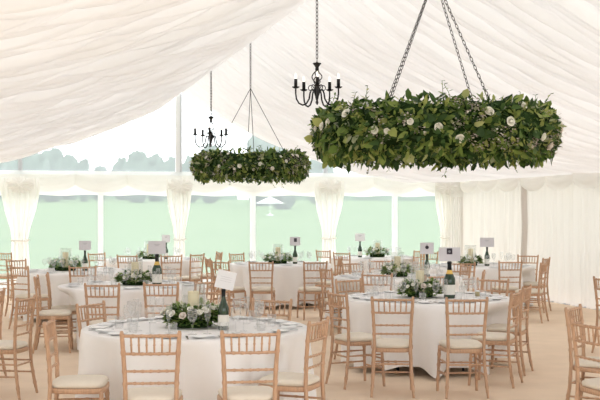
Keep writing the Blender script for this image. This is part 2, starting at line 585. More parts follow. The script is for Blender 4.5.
def tree(px, ptop, Z, wpx, seed, label):
    s = F / Z
    p = W((px - 300) / s, Z)
    base = gz(p.y)
    top = EYE + (HOR - ptop) / s
    h = top - base
    w = wpx / s / 2
    t = thing('tree', label, 'tree', (p.x, p.y, base), 0, 'hazy trees beyond the meadow')
    MB().tube([(0, 0, -0.2), (0.1, 0, h * 0.25), (0, 0.1, h * 0.6)], [0.35, 0.28, 0.15], 8).obj('trunk', M['bark'], t)
    mb = MB()
    r = random.Random(seed)
    blob(mb, (0, 0, h * 0.50), 1, seed, (w, w, h * 0.50), 22, 0.18, 0.05)
    for q in range(22):
        a = r.uniform(0, 2 * PI)
        k = r.uniform(0.25, 0.97)
        rad = w * r.uniform(0.16, 0.36)
        blob(mb, (w * 0.9 * math.cos(a) * math.sqrt(1.05 - k * k), w * 0.9 * math.sin(a) * math.sqrt(1.05 - k * k), h * k), rad, seed + q + 1, (1, 1, 0.9), 9, 0.35, 0.14)
    mb.obj('crown', M['crown'], t)
TREES = [(-6, 161, 165, 30, 'hazy tree at the edge of view beyond the first curtain'), (10, 158, 168, 26, 'hazy round tree just beyond the first curtain'),
         (32, 153, 160, 34, 'hazy tall tree above the first curtain rosette'), (52, 152, 164, 32, 'hazy broad tree, tallest of the clump by the first curtain'),
         (70, 158, 166, 24, 'hazy tree on the falling end of the first clump'), (84, 161, 170, 13, 'small lone hazy tree after the first clump'),
         (100, 168, 172, 20, 'low hazy bush tree in the gap between both clumps'), (122, 161, 168, 22, 'hazy lower tree starting the second clump'),
         (138, 155, 162, 26, 'hazy tallest tree of the second clump'), (156, 157, 165, 26, 'hazy tree in the second clump, close to the centre upright'),
         (172, 160, 168, 22, 'hazy tree just before the tall centre upright'), (190, 160, 166, 24, 'hazy tree between centre upright and small leafy hoop'),
         (212, 150, 150, 26, 'hazy tree behind the small black chandelier'), (262, 136, 120, 34, 'large hazy tree seen between the small hoop and its wires'),
         (285, 144, 124, 30, 'hazy tree behind the end of the small leafy hoop'), (318, 160, 150, 30, 'hazy tree beside the third gable upright')]
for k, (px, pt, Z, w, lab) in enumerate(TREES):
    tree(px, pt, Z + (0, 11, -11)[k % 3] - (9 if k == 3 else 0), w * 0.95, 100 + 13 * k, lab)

def hedge(pa, pb, Z, hgt, seed, label, top):
    s = F / Z
    a, b = W((pa - 300) / s, Z), W((pb - 300) / s, Z)
    r = random.Random(seed)
    ph = [r.uniform(0, 6) for _ in range(5)]
    L = (b - a).length
    nn = 90
    def fn(i, j):
        t = i / (nn - 1)
        p = a.lerp(b, t)
        u = L * t
        hh = hgt * (1 + top * (0.5 * math.sin(u * 0.13 + ph[0]) + 0.3 * math.sin(u * 0.41 + ph[1]) + 0.2 * math.sin(u * 1.1 + ph[2])))
        an = PI * j / 8
        return (p.x, p.y - 1.6 * math.cos(an) * (1 + 0.2 * math.sin(u * 0.9 + j)), gz(p.y) - 0.2 + hh * math.sin(an) ** 0.6)
    mb = MB().grid(fn, nn, 9)
    tag(mb.obj('hedge', M['hedge']), label, 'hedge')
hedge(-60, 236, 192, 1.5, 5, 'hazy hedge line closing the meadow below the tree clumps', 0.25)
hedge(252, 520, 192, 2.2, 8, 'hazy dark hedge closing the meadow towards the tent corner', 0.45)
# white parasol out on the meadow
Zp = 88.0
sp = F / Zp
pp = W((270 - 300) / sp, Zp)
t = thing('parasol', 'white parasol standing far out on the meadow', 'parasol', (pp.x, pp.y, gz(pp.y)))
zb = EYE + (HOR - 203.5) / sp - gz(pp.y)
MB().tube([(0, 0, 0), (0, 0, zb + 0.45)], 0.03, 8).obj('pole', M['white_frame'], t)
mb = MB()
mb.grid(lambda i, j: ((0.03 + 1.07 * i / 6) * (1 - 0.05 * math.cos(j * PI / 2 * 2)) * math.cos(2 * PI * j / 32), (0.03 + 1.07 * i / 6) * math.sin(2 * PI * j / 32), zb + 0.52 - 0.50 * (i / 6) ** 1.1), 7, 32, True)
mb.obj('canopy', M['canvas'], t)
MB().lathe([(0.0, zb + 0.62), (0.03, zb + 0.58), (0.03, zb + 0.44)][::-1], 8).obj('finial', M['white_frame'], t)
MB().lathe([(0.28, 0.0), (0.28, 0.06), (0.05, 0.1), (0.05, 0.2)], 14).obj('base', M['white_frame'], t)

# ------------------------------------------------------------------ chiavari chair
POST = [(0.0, 0.192, -0.245), (0.12, 0.182, -0.222), (0.28, 0.170, -0.198), (0.45, 0.165, -0.188), (0.60, 0.168, -0.192), (0.76, 0.177, -0.206), (0.92, 0.187, -0.226)]
def post_at(z):
    return interp([(p[0], p[1]) for p in POST], z), interp([(p[0], p[2]) for p in POST], z)

def make_chair():
    t = thing('chiavari_chair', 'x', 'chair')
    beads = [0.10, 0.20, 0.34, 0.50, 0.575, 0.66, 0.78]
    def turned(pts, r, ring):          # a turned rod with bamboo rings
        return MB().tube(pts, r, 8)
    for sx in (-1, 1):
        zs, rs = [], []
        for k in range(46):
            z = 0.92 * k / 45
            zs.append(z)
            bump = max((0.0045 * max(0, 1 - abs(z - b) / 0.014) for b in beads))
            rs.append(0.0150 + bump - (0.003 if z < 0.06 else 0))
        rs[-1] = 0.010
        pts = []
        for z in zs:
            x, y = post_at(z)
            pts.append((sx * x, y, z))
        MB().tube(pts, rs, 9).obj('back_post', M['wood'], t)
    for sx in (-1, 1):
        pts, rs = [], []
        for k in range(18):
            z = 0.425 * k / 17
            pts.append((sx * lerp(0.188, 0.172, k / 17), lerp(0.192, 0.170, k / 17), z))
            rs.append(0.0135 + (0.0045 if k in (5, 10, 14) else 0) + 0.002 * k / 17)
        MB().tube(pts, rs, 9).obj('front_leg', M['wood'], t)
    # seat frame and pad: rounded trapezoid outline
    def outline(n=44, grow=0.0):
        out = []
        for k in range(n):
            a = 2 * PI * k / n
            c, s = math.cos(a), math.sin(a)
            e = 0.42
            x = math.copysign(abs(c) ** e, c)
            y = math.copysign(abs(s) ** e, s)
            yy = 0.200 * y
            w = lerp(0.172, 0.208, (yy + 0.2) / 0.4)
            out.append(((w + grow) * x, yy + grow * y + 0.0))
        return out
    ol = outline()
    n = len(ol)
    mb = MB()
    lay = [(0.405, 0.97), (0.412, 1.0), (0.436, 1.0), (0.442, 0.98), (0.442, 0.6)]
    mb.grid(lambda i, j: (ol[j][0] * lay[i][1], ol[j][1] * lay[i][1], lay[i][0]), len(lay), n, True)
    mb.f.append(tuple(range(n))[::-1])
    mb.f.append(tuple(range(4 * n, 5 * n)))
    mb.obj('seat_frame', M['wood'], t)
    lay2 = [(0.443, 0.90), (0.450, 0.955), (0.464, 0.975), (0.478, 0.95), (0.489, 0.86), (0.496, 0.68), (0.500, 0.40), (0.501, 0.08)]
    mb = MB()
    mb.grid(lambda i, j: (ol[j][0] * lay2[i][1], ol[j][1] * lay2[i][1], lay2[i][0]), len(lay2), n, True)
    mb.f.append(tuple(range(n))[::-1])
    mb.f.append(tuple(range(7 * n, 8 * n)))
    mb.obj('seat_pad', M['pad'], t)
    def rail(z, r, name, bow=0.014):
        x, y = post_at(z)
        pts, rs = [], []
        m = 27
        for k in range(m):
            q = k / (m - 1) * 2 - 1
            pts.append((q * x, y - bow * (1 - q * q), z))
            rs.append(r + (0.003 if k % 4 == 1 and 2 < k < m - 2 else 0))
        MB().tube(pts, rs, 8).obj(name, M['wood'], t)
        return lambda xx: y - bow * (1 - (xx / x) ** 2)
    f1 = rail(0.888, 0.0105, 'top_rail')
    f2 = rail(0.770, 0.0095, 'cross_rail')
    rail(0.655, 0.0085, 'cross_rail', 0.010)
    rail(0.575, 0.0085, 'cross_rail', 0.008)
    for k in range(6):
        x = -0.178 + 0.356 * (k + 1) / 7
        MB().tube([(x * lerp(0.965, 1, q), lerp(f2(x), f1(x), q), lerp(0.770, 0.888, q)) for q in (0, .25, .45, .5, .55, .75, 1)],
                  [0.006, 0.0068, 0.0068, 0.0095, 0.0068, 0.0068, 0.006], 7).obj('spindle', M['wood'], t)
    def str_(a, b):
        a, b = Vector(a), Vector(b)
        MB().tube([a.lerp(b, q) for q in (0, .2, .35, .4, .45, .55, .6, .65, .8, 1)], [.0075, .0085, .0085, .0115, .0085, .0085, .0115, .0085, .0085, .0075], 7).obj('stretcher', M['wood'], t)
    def fl(z):
        return lerp(0.188, 0.172, z / 0.425), lerp(0.192, 0.170, z / 0.425)
    x, y = post_at(0.30); str_((-x, y, 0.30), (x, y, 0.30))
    for z in (0.27, 0.17):
        x, y = fl(z); str_((-x, y, z), (x, y, z))
    for sx in (-1, 1):
        for z in (0.31, 0.20):
            x, y = fl(z); x2, y2 = post_at(z)
            str_((sx * x, y, z), (sx * x2, y2, z))
    return t
CHAIR = make_chair()
chair_used = [False]

# ------------------------------------------------------------------ tables and where they stand (right, ahead of the camera)
def tpos(px, s):
    return ((px - 300) / s, F / s)
TBL = {
    'tilted': tpos(196, 122.5), 'hoop': tpos(427, 91.0), 'third': tpos(131, 78.0), 'leftcurtain': tpos(80, 63.0),
    'middle': tpos(280, 55.4), 'second': tpos(398, 69.3), 'far': tpos(374, 48.6), 'ivory': tpos(481, 57.6), 'centrepost': tpos(152, 50.6),
    'offleft': (-4.75, 10.6), 'offright': (3.45, 8.4), 'offfar': (5.0, 12.6), 'offback': (-7.2, 20.3),
}
TN = {'tilted': 'the tilted-card table', 'hoop': 'the large-hoop table', 'third': 'the large-pale-card table',
      'leftcurtain': 'the first-curtain table', 'middle': 'the black-square-card table', 'second': 'the dark-emblem-card table',
      'far': 'the far gable-side table', 'ivory': 'the ivory-wall table', 'centrepost': 'the lilac-card table'}
C_ = 'limewashed chair '
# table, pixel of the middle of the chair's top edge, facing (None: to its table), where it stands
CH = [
    ('tilted', 150.5, 331, -4, 'seen from behind in front of %s, one nearer the candle side', 'with its back to us, first of two before %s'),
    ('tilted', 250.5, 330, -8, '', 'with its back to us, second of two before %s'),
    ('tilted', 319, 318.5, -68, '', 'turned sideways at the bottle end of %s'),
    ('tilted', 48.5, 319, 86, '', 'turned sideways at the bottle-free end of %s'),
    ('tilted', 91, 302, 116, '', 'facing us across %s, beside its plain end'),
    ('tilted', 263, 299, -158, '', 'facing us across %s, beyond its bottle'),
    ('hoop', 392.5, 296.5, 4, '', 'with its back to us, first of two before %s'),
    ('hoop', 467, 297, -4, '', 'with its back to us, second of two before %s'),
    ('hoop', 516, 291, -66, '', 'turned sideways, nearer of two on the open-floor side of %s'),
    ('hoop', 527, 285.5, -66, '', 'turned sideways, second of two on the open-floor side of %s'),
    ('hoop', 337, 291.5, 64, '', 'turned sideways at the aisle side of %s'),
    ('hoop', 493, 278, -150, '', 'facing us across %s, behind its bottle'),
    ('hoop', 361.5, 279, 142, '', 'facing us across %s, by its aisle end'),
    ('third', 102, 283, 4, '', 'with its back to us, first of two before %s'),
    ('third', 161, 282, 0, '', 'with its back to us, second of two before %s'),
    ('third', 36, 275.5, 82, '', 'turned sideways at the outer side of %s'),
    ('third', 73, 272.5, None, '', 'facing across %s from its far outer side'),
    ('third', 209.5, 280, -38, '', 'half turned, behind the glass candle vase, at %s'),
    ('leftcurtain', 16, 259, 130, '', 'facing in beneath the first curtain at %s'),
    ('leftcurtain', 19, 265.5, 35, '', 'half turned with long legs showing, outer front side of %s'),
    ('leftcurtain', 82.5, 265.5, -5, '', 'with its back to us, below the bottle of %s'),
    ('centrepost', 96.5, 252.5, 135, '', 'facing in by the white half-bay post at %s'),
    ('centrepost', 127, 254.5, 12, '', 'with its back to us, above the cream candle, at %s'),
    ('centrepost', 171.5, 254.5, -12, '', 'with its back to us, below the second curtain, at %s'),
    ('centrepost', 197.5, 253.5, -55, '', 'half turned, past the second curtain, at %s'),
    ('centrepost', 219.5, 251.5, -110, '', 'seen narrow from the side at %s'),
    ('middle', 261, 261, 3, '', 'with its back to us, first of two before %s'),
    ('middle', 315.5, 261, -14, '', 'with its back to us, second of two before %s'),
    ('middle', 236.5, 252.8, 132, '', 'facing us from the far outer corner of %s'),
    ('middle', 207.5, 257.5, 72, '', 'seen narrow at the outer side of %s'),
    ('middle', 340.5, 256.5, -80, '', 'seen edge-on at the aisle end of %s'),
    ('middle', 220, 260.5, 40, '', 'half turned, right behind the tilted card, at %s'),
    ('far', 323, 249.8, 44, '', 'in front of the third curtain at %s'),
    ('far', 341.5, 252.0, 36, '', 'back to us, clear of the third curtain, at %s'),
    ('far', 381, 259.5, -5, '', 'with its back to us before the flowers of %s'),
    ('far', 415.5, 249.8, -48, '', 'half turned beyond the dark-emblem card at %s'),
    ('far', 429.5, 251.5, -22, '', 'half turned below the dark-emblem card, at %s'),
    ('second', 325.5, 267.5, 66, '', 'turned sideways at the aisle side of %s'),
    ('second', 377, 273, 8, '', 'with its back to us before the flowers of %s'),
    ('second', 352.5, 262, 150, '', 'facing us across %s, by its aisle end'),
    ('second', 438.5, 274.5, -25, '', 'with its back to us, behind the tall candle, at %s'),
    ('second', 443, 264.5, None, '', 'facing us from the far side of %s'),
    ('second', 484, 270.5, -78, '', 'seen narrow from the side at %s'),
    ('ivory', 462.5, 262, 8, '', 'with its back to us, first of two before %s'),
    ('ivory', 510.5, 260.5, -8, '', 'with its back to us, second of two before %s'),
    ('ivory', 528, 254.5, -150, '', 'facing us behind the cloth edge of %s'),
    ('ivory', 544, 262, -63, '', 'half turned, pulled out on the open-floor side of %s'),
    ('ivory', 546.5, 257.3, -60, '', 'standing behind the pulled-out one at %s'),
    ('offleft', 26.5, 296, -80, '', 'by the picture edge, facing out of frame, rounded pad in view'),
    ('offleft', -2, 289, -86, '', 'mostly cut off by the picture edge behind the pad of a nearer one'),
    ('offback', 3, 252, 20, '', 'furthest one beneath the first curtain, cut by the picture edge'),
    ('offright', 573, 305.5, 122, '', 'before the ivory wall, facing out of frame, pad hidden'),
    ('offright', 587, 321.5, 70, '', 'closest to us by the ivory wall, round pad showing, cut by the frame'),
    ('offfar', 602, 277, 75, '', 'with only one tall post in frame against the ivory wall'),
]
chair_pos = {}
for (tb, px, py, face, _o, where) in CH:
    s = (py - HOR) / (EYE - 0.92)
    X, Z = (px - 300) / s, F / s
    tx, tz = TBL[tb]
    a = math.radians(face) if face is not None else math.atan2(tx - X, tz - Z)
    ox, oz = X + 0.226 * math.sin(a), Z + 0.226 * math.cos(a)
    dx, dz = ox - tx, oz - tz
    r = math.hypot(dx, dz)
    if r < 0.82 and not tb.startswith('off'):
        ox, oz = tx + dx * 0.82 / r, tz + dz * 0.82 / r
    chair_pos.setdefault(tb, []).append((ox - tx, oz - tz, a))
    label = C_ + (where % TN[tb] if '%s' in where else where)
    loc = W(ox, oz)
    loc.y = min(loc.y, -0.42)
    rz = -(a + TH)
    grp = 'limewashed chairs at the round tables'
    if not chair_used[0]:
        chair_used[0] = True
        KIDS[CHAIR.name] = [(c, list(c.children)) for c in CHAIR.children]
        CHAIR.location = loc
        CHAIR.rotation_euler = (0, 0, rz)
        tag(CHAIR, label, 'chair', grp)
    else:
        dup(CHAIR, loc, rz, label, grp)

# ------------------------------------------------------------------ round tables and their cloths
R = 0.915
TOPZ = 0.752
def make_table():
    t = thing('round_table', 'x', 'table')
    MB().lathe([(0, 0.722), (R - 0.02, 0.722), (R - 0.01, 0.727), (R - 0.01, 0.742), (R - 0.02, 0.747), (0, 0.747)], 56).obj('table_top', M['board'], t)
    for sx in (-1, 1):
        for sy in (-1, 1):
            MB().tube([(sx * 0.34, sy * 0.33, 0.722), (sx * 0.35, sy * 0.34, 0.3), (sx * 0.36, sy * 0.35, 0.0)], 0.016, 8).obj('leg', M['leg'], t)
    for sx in (-1, 1):
        MB().tube([(sx * 0.349, -0.34, 0.35), (sx * 0.349, 0.34, 0.35)], 0.011, 8).obj('brace', M['leg'], t)
    return t

def cloth_mesh(seed, chairs, corner0, hem=0.06):
    r = random.Random(seed)
    n, m = 240, 20
    ph = [r.uniform(0, 2 * PI) for _ in range(8)]
    peaks = []
    g = corner0
    while g < corner0 + 2 * PI - 0.3:
        peaks.append((g, 1.0 if not peaks else r.uniform(0.45, 0.95)))
        g += r.uniform(0.40, 0.62)
    def fold(f, k):
        """0 in the valleys, 1 on the ridge of a hanging cone; the cones get narrower towards the hem"""
        w = 0.10 + 0.10 * (1 - k)
        return max(st * math.exp(-(((f - g + PI) % (2 * PI) - PI) / w) ** 2) for g, st in peaks)
    def limit(f, z):
        """pushed in where a chair seat stands against it"""
        best = 9.0
        if z > 0.72: return best
        ux, uz = math.cos(f), math.sin(f)
        for (cx, cz, a) in chairs:
            if math.hypot(cx, cz) > 1.7: continue
            sa, ca = math.sin(a), math.cos(a)
            # into the chair's own frame: x to its side, y to its front
            ox, oy = -cx * ca + cz * sa, -cx * sa - cz * ca
            dx, dy = ux * ca - uz * sa, ux * sa + uz * ca
            t0, t1 = 0.0, 9.0
            for o, d, lo, hi in ((ox, dx, -0.255, 0.255), (oy, dy, -0.30, 0.245)):
                if abs(d) < 1e-6:
                    if not lo < o < hi: t1 = -1
                    continue
                p, q = (lo - o) / d, (hi - o) / d
                t0, t1 = max(t0, min(p, q)), min(t1, max(p, q))
            if t0 < t1:
                best = min(best, t0)
        return best
    rows = []
    for k in range(8):
        rr = (R + 0.002) * k / 8
        rows.append((rr, None))
    mb = MB()
    vs = []
    vs_rows = 0
    tops = [0.001, 0.2, 0.45, 0.7, 0.85, 0.91]
    def fn(i, j):
        f = 2 * PI * j / n
        if i < len(tops):
            return (tops[i] * math.cos(f), tops[i] * math.sin(f), TOPZ + 0.0008 * math.sin(7 * f + tops[i] * 9 + ph[5]))
        k = (i - len(tops)) / (m - 1)            # 0 rim .. 1 hem
        fo = fold(f, k)
        hz = hem + 0.035 - 0.075 * fold(f, 1.0) + 0.012 * math.sin(3 * f + ph[6])
        z = lerp(TOPZ - 0.008, max(0.012, hz), k)
        rr = R + 0.006 + 0.010 * min(1, k * 10) + k ** 0.75 * (-0.10 + 0.29 * fo + 0.016 * math.sin(9 * f + ph[0]))
        li = min(limit(f + q, z) + 0.6 * abs(q) for q in (-0.08, -0.04, 0.0, 0.04, 0.08))
        li = max(li, 0.56)
        if rr > li:
            w = min(1.0, max(0.0, (0.72 - z) / 0.16))
            rr = lerp(rr, li, w)
        return (rr * math.cos(f), rr * math.sin(f), z)
    mb.grid(fn, len(tops) + m, n, True)
    return mb

TABLE = make_table()
KIDS['round_table'] = [(c, list(c.children)) for c in TABLE.children]
first = True
for k, (tb, (tx, tz)) in enumerate(TBL.items()):
    if tb in ('offfar', 'offback'):
        continue
    loc = W(tx, tz)
    nm = TN.get(tb, 'the table beyond the frame by the first chairs' if tb == 'offleft' else 'the table beyond the frame by the ivory wall')
    short = nm.replace('the ', '', 1)
    lab = 'round folding table with black legs under a white cloth, ' + {'tilted': 'holding the tilted card', 'hoop': 'below the large hoop', 'third': 'behind the tilted card', 'leftcurtain': 'before the first curtain',
           'middle': 'holding the black-square card', 'second': 'behind the large-hoop table', 'far': 'far by the gable', 'ivory': 'nearest the ivory wall', 'centrepost': 'below the centre upright',
           'offleft': 'outside the frame', 'offright': 'outside the frame by the wall'}[tb]
    rz = 0.6 + 0.7 * k
    if first:
        first = False
        TABLE.location = loc
        TABLE.rotation_euler = (0, 0, rz)
        tag(TABLE, lab, 'table', 'round tables')
    else:
        dup(TABLE, loc, rz, lab, 'round tables')
    c0 = {'tilted': -PI / 2 + 0.35, 'hoop': -PI / 2 - 0.03}.get(tb, -PI / 2 + 0.5 * k)
    o = cloth_mesh(31 + k, chair_pos.get(tb, []), c0).obj('tablecloth', M['cloth'])
    o.location = loc
    o.rotation_euler = (0, 0, -TH)
    tag(o, 'floor-length white cloth draped over ' + nm, 'tablecloth', 'white tablecloths')

# ------------------------------------------------------------------ things on the tables
def make_rose(rad, mat, name='rose', seed=1):
    r = random.Random(seed)
    mb = MB()
    for ring, (cnt, tilt, rr, hh) in enumerate(((5, 0.95, 1.0, 0.75), (5, 0.55, 0.72, 0.95), (4, 0.25, 0.45, 1.05))):
        for k in range(cnt):
            a0 = 2 * PI * k / cnt + ring * 0.6
            def fn(i, j):
                u = i / 4
                a = a0 + (j / 5 - 0.5) * 2 * PI / cnt * 1.35
                q = rr * (0.25 + 0.75 * math.sin(u * PI / 2) ** 0.8) + tilt * 0.18 * u * u
                q *= 1 - 0.10 * abs(j - 2.5) / 2.5 * u
                return (rad * q * math.cos(a), rad * q * math.sin(a), rad * (hh * u - 0.30 * tilt * u * u * u))
            mb.grid(fn, 5, 6)
    mb.lathe([(0.30 * rad, 0.1 * rad), (0.34 * rad, 0.6 * rad), (0.2 * rad, 0.95 * rad), (0, 1.0 * rad)], 8)
    return mb.mesh(name, mat)
ROSE = {('rose', k): make_rose(1.0, M['rose'], 'rose', k) for k in range(2)}
ROSEM, BLUSHM = make_rose(1.0, M['rose']), make_rose(1.0, M['blush'])

def put_rose(parent, p, direction, rad, mesh, name='rose'):
    o = bpy.data.objects.new(name, mesh)
    COL.objects.link(o)
    o.parent = parent
    o.location = p
    o.rotation_mode = 'QUATERNION'
    o.rotation_quaternion = Vector(direction).to_track_quat('Z', 'Y')
    o.scale = (rad, rad, rad)
    return o

def make_centrepiece(seed, label, loc, rx, ry, hgt, nl, nr, rz=0.0, hole=0.125):
    r = random.Random(seed)
    t = thing('floral_centrepiece', label, 'flowers', loc, rz, 'flower centrepieces on the tables')
    mb = MB()
    def core(i, j):
        a = 2 * PI * j / 28
        b = 2 * PI * i / 10
        k = 0.5 + 0.5 * math.cos(b)
        wob = 1 + 0.10 * math.sin(5 * a + seed)
        return (lerp(hole, (rx - 0.09) * wob, k) * math.cos(a), lerp(hole, (ry - 0.09) * wob, k) * math.sin(a), max(0.002, (hgt * 0.34) * (0.5 + 0.5 * math.sin(b)) * (1 + 0.15 * math.sin(3 * a + seed))))
    mb.grid(core, 11, 28, True)
    mb.obj('moss_base', M['moss'], t)
    mb = MB()
    pts = []
    for k in range(nl):
        a = r.uniform(0, 2 * PI)
        q = r.random() ** 0.6
        ex = lerp(hole + 0.02, rx, q)
        ey = lerp(hole + 0.02, ry, q)
        z = hgt * (0.10 + 0.75 * math.sqrt(max(0, 1 - q * q))) * r.uniform(0.25, 1.05)
        p = Vector((ex * math.cos(a) * 0.88, ey * math.sin(a) * 0.88, z + 0.02))
        d = Vector((math.cos(a) * (0.3 + q), math.sin(a) * (0.3 + q), r.uniform(-0.25, 0.9) * (1.1 - 0.6 * q)))
        d += Vector((r.uniform(-.5, .5), r.uniform(-.5, .5), r.uniform(-.2, .3)))
        L = r.uniform(0.03, 0.075)
        if p.z + min(0, d.normalized().z) * L < 0.004: d.z = abs(d.z)
        tip = p + d.normalized() * L
        if min(math.hypot(p.x, p.y), math.hypot(tip.x, tip.y)) < 0.118: continue
        mb.leaf(p, d, Vector((r.uniform(-.4, .4), r.uniform(-.4, .4), 1)), L, L * r.uniform(0.45, 0.7))
    nf0 = len(mb.f)
    for k in range(nl // 16):
        a = r.uniform(0, 2 * PI)
        q = r.uniform(0.3, 1.0)
        p = Vector((lerp(hole, rx, q) * math.cos(a), lerp(hole, ry, q) * math.sin(a), hgt * (0.35 + 0.7 * math.sqrt(max(0, 1 - q * q)))))
        for _ in range(5):
            o = Vector((r.uniform(-.02, .02), r.uniform(-.02, .02), r.uniform(0, .03)))
            mb.leaf(p + o, Vector((r.uniform(-1, 1), r.uniform(-1, 1), 1)), Vector((1, 0, 0.2)), 0.016, 0.014)
    fo = mb.obj('foliage', M['leafd'], t)
    fo.data.materials.append(M['rose'])
    for q in range(nf0, len(mb.f)):
        fo.data.polygons[q].material_index = 1
    for k in range(nr):
        a = 2 * PI * (k + r.uniform(-0.3, 0.3)) / nr
        q = r.uniform(0.45, 0.92)
        p = Vector((lerp(hole, rx, q) * math.cos(a), lerp(hole, ry, q) * math.sin(a), hgt * (0.25 + 0.62 * math.sqrt(max(0, 1 - q * q)))))
        d = Vector((math.cos(a) * q, math.sin(a) * q, 0.6))
        put_rose(t, p + d * 0.025, d, r.uniform(0.018, 0.030), BLUSHM if r.random() < 0.05 else ROSEM)
    return t

def make_bottle(name, h, rad, foil, gold, group):
    t = thing(name, 'x', 'bottle', group=group)
    k = rad / 0.042
    prof_b = [(0.0, 0.004), (rad * 0.9, 0.0), (rad, 0.008), (rad, h * 0.50), (rad * 0.95, h * 0.55), (rad * 0.62, h * 0.66), (rad * 0.40, h * 0.76), (rad * 0.35, h * 0.86), (rad * 0.35, h * 0.965), (0.0, h * 0.965)]
    MB().lathe(prof_b, 20).obj('body', M['bottle'], t)
    mb = MB()
    mb.grid(lambda i, j: ((rad + 0.0012) * math.cos(-PI / 2 + (j / 20 - 0.5) * 3.4), (rad + 0.0012) * math.sin(-PI / 2 + (j / 20 - 0.5) * 3.4), h * (0.10 + 0.27 * i)), 2, 21)
    mb.obj('label', M['label'], t)
    if gold:
        MB().lathe([(rad * 0.66, h * 0.655), (rad * 0.60, h * 0.675), (rad * 0.475, h * 0.73), (rad * 0.43, h * 0.765), (rad * 0.40, h * 0.765)], 18).obj('gold_collar', M['gold'], t)
    MB().lathe([(rad * 0.375 if not gold else rad * 0.42, h * (0.765 if gold else 0.80)), (rad * 0.375, h * 0.86), (rad * 0.37, h * 0.93), (rad * 0.42, h * 0.94), (rad * 0.42, h * 0.985), (rad * 0.30, h), (0, h)], 16).obj('foil_cap', foil, t)
    return t
BOT = make_bottle('wine_bottle', 0.325, 0.043, M['foil'], False, 'bottles holding the table cards')
MAG = make_bottle('champagne_magnum', 0.40, 0.062, M['foil'], True, 'bottles holding the table cards')

def card(loc, rz, w, h, label, mat, art, tilt=0.0, lean=0.0):
    t = thing('table_card', label, 'card', loc, rz, 'cards standing on the bottles')
    t.rotation_euler = (lean, tilt, rz)
    MB().box((-w / 2, -0.0015, 0.0), (w / 2, 0.0015, h)).obj('sheet', mat, t, False)
    if art == 'square':
        MB().box((-w * 0.11, -0.0022, h * 0.42), (w * 0.17, -0.0016, h * 0.85)).obj('picture', M['ink'], t, False)
    elif art == 'bigsquare':
        MB().box((-w * 0.13, -0.0022, h * 0.50), (w * 0.13, -0.0016, h * 0.93)).obj('picture', M['ink'], t, False)
        d = MB().lathe([(0, 0), (w * 0.06, 0.0)], 14).obj('picture_disc', M['greyink'], t, False)
        d.rotation_euler = (PI / 2, 0, 0)
        d.location = (0, -0.0027, h * 0.70)
    elif art == 'small':
        d = MB().lathe([(0, 0), (h * 0.16, 0.0)], 14).obj('emblem', M['ink'], t, False)
        d.rotation_euler = (PI / 2, 0, 0)
        d.location = (0, -0.0024, h * 0.58)
        MB().box((-w * 0.05, -0.0022, h * 0.66), (w * 0.05, -0.0016, h * 0.86)).obj('emblem', M['greyink'], t, False)
    elif art == 'text':
        for q in range(2):
            MB().box((-w * (0.17 - 0.06 * q), -0.0022, h * (0.72 - 0.10 * q)), (w * (0.17 - 0.06 * q), -0.0016, h * (0.76 - 0.10 * q))).obj('print_line', M['greyink'], t, False)
    elif art == 'lines':
        for q in range(3):
            MB().box((-w * 0.3, -0.0022, h * (0.65 - 0.12 * q)), (w * 0.3, -0.0016, h * (0.66 - 0.12 * q))).obj('print_line', M['greyink'], t, False)
    return t

def tableloc(tb, px_off, z_off):      # offsets in metres right / ahead from the table's centre
    tx, tz = TBL[tb]
    return W(tx + px_off, tz + z_off, TOPZ + 0.002)

def table_point(tb, px, dz):          # on the table top of tb at picture column px, dz metres beyond its centre
    tx, tz = TBL[tb]
    s = F / (tz + dz)
    return W((px - 300) / s, tz + dz, TOPZ + 0.002)

DECOR = {
    # candle column, flower half sizes, height, leaves, roses, bottle (kind, column, dz), card (w, h, art, tilt, material)
    'tilted': (193.5, (0.235, 0.22), 0.18, 1100, 20, (BOT, 223.5, -0.2), (0.155, 0.145, 'lines', 0.24, 'card')),
    'hoop': (420, (0.225, 0.22), 0.18, 900, 16, (MAG, 449.5, -0.14), (0.235, 0.15, 'bigsquare', 0.0, 'lilac')),
    'third': (135, (0.25, 0.22), 0.16, 500, 12, (MAG, 157, -0.16), (0.22, 0.165, 'text', 0.0, 'lilac')),
    'leftcurtain': (65.5, (0.25, 0.23), 0.20, 420, 12, (BOT, 84.5, -0.05), (0.19, 0.15, 'text', 0.0, 'lilac')),
    'middle': (278, (0.25, 0.23), 0.18, 420, 14, (BOT, 294.5, -0.1), (0.19, 0.155, 'square', 0.0, 'lilac')),
    'second': (397.5, (0.24, 0.22), 0.19, 420, 12, (BOT, 427, 0.0), (0.195, 0.165, 'small', 0.0, 'lilac')),
    'far': (377.5, (0.24, 0.2), 0.19, 350, 12, (BOT, 360, -0.1), (0.20, 0.16, 'text', 0.0, 'card')),
    'ivory': (470.5, (0.20, 0.2), 0.16, 350, 10, (BOT, 487, -0.12), (0.245, 0.16, 'text', 0.0, 'lilac')),
    'centrepost': (149, (0.22, 0.2), 0.15, 300, 8, (BOT, 166, 0.0), (0.17, 0.15, 'text', 0.0, 'card')),
}
ONB = {k: 'on ' + v for k, v in TN.items()}
CARDL = {'tilted': 'blank white card leaning askew on a bottle before the wooden chairs', 'hoop': 'wide grey card with a dark square picture and pale disc in it',
         'third': 'large pale grey card with faint lines, above the cream candle and magnum', 'leftcurtain': 'pale grey card on a bottle by the first curtain and half-bay post',
         'middle': 'small card with a black square, before the green meadow', 'second': 'grey card with a small dark emblem, before the corner window',
         'far': 'pale card on the bottle by the far gable flowers', 'ivory': 'pale card with faint print before the ivory wall', 'centrepost': 'small lilac card in front of the second curtain'}

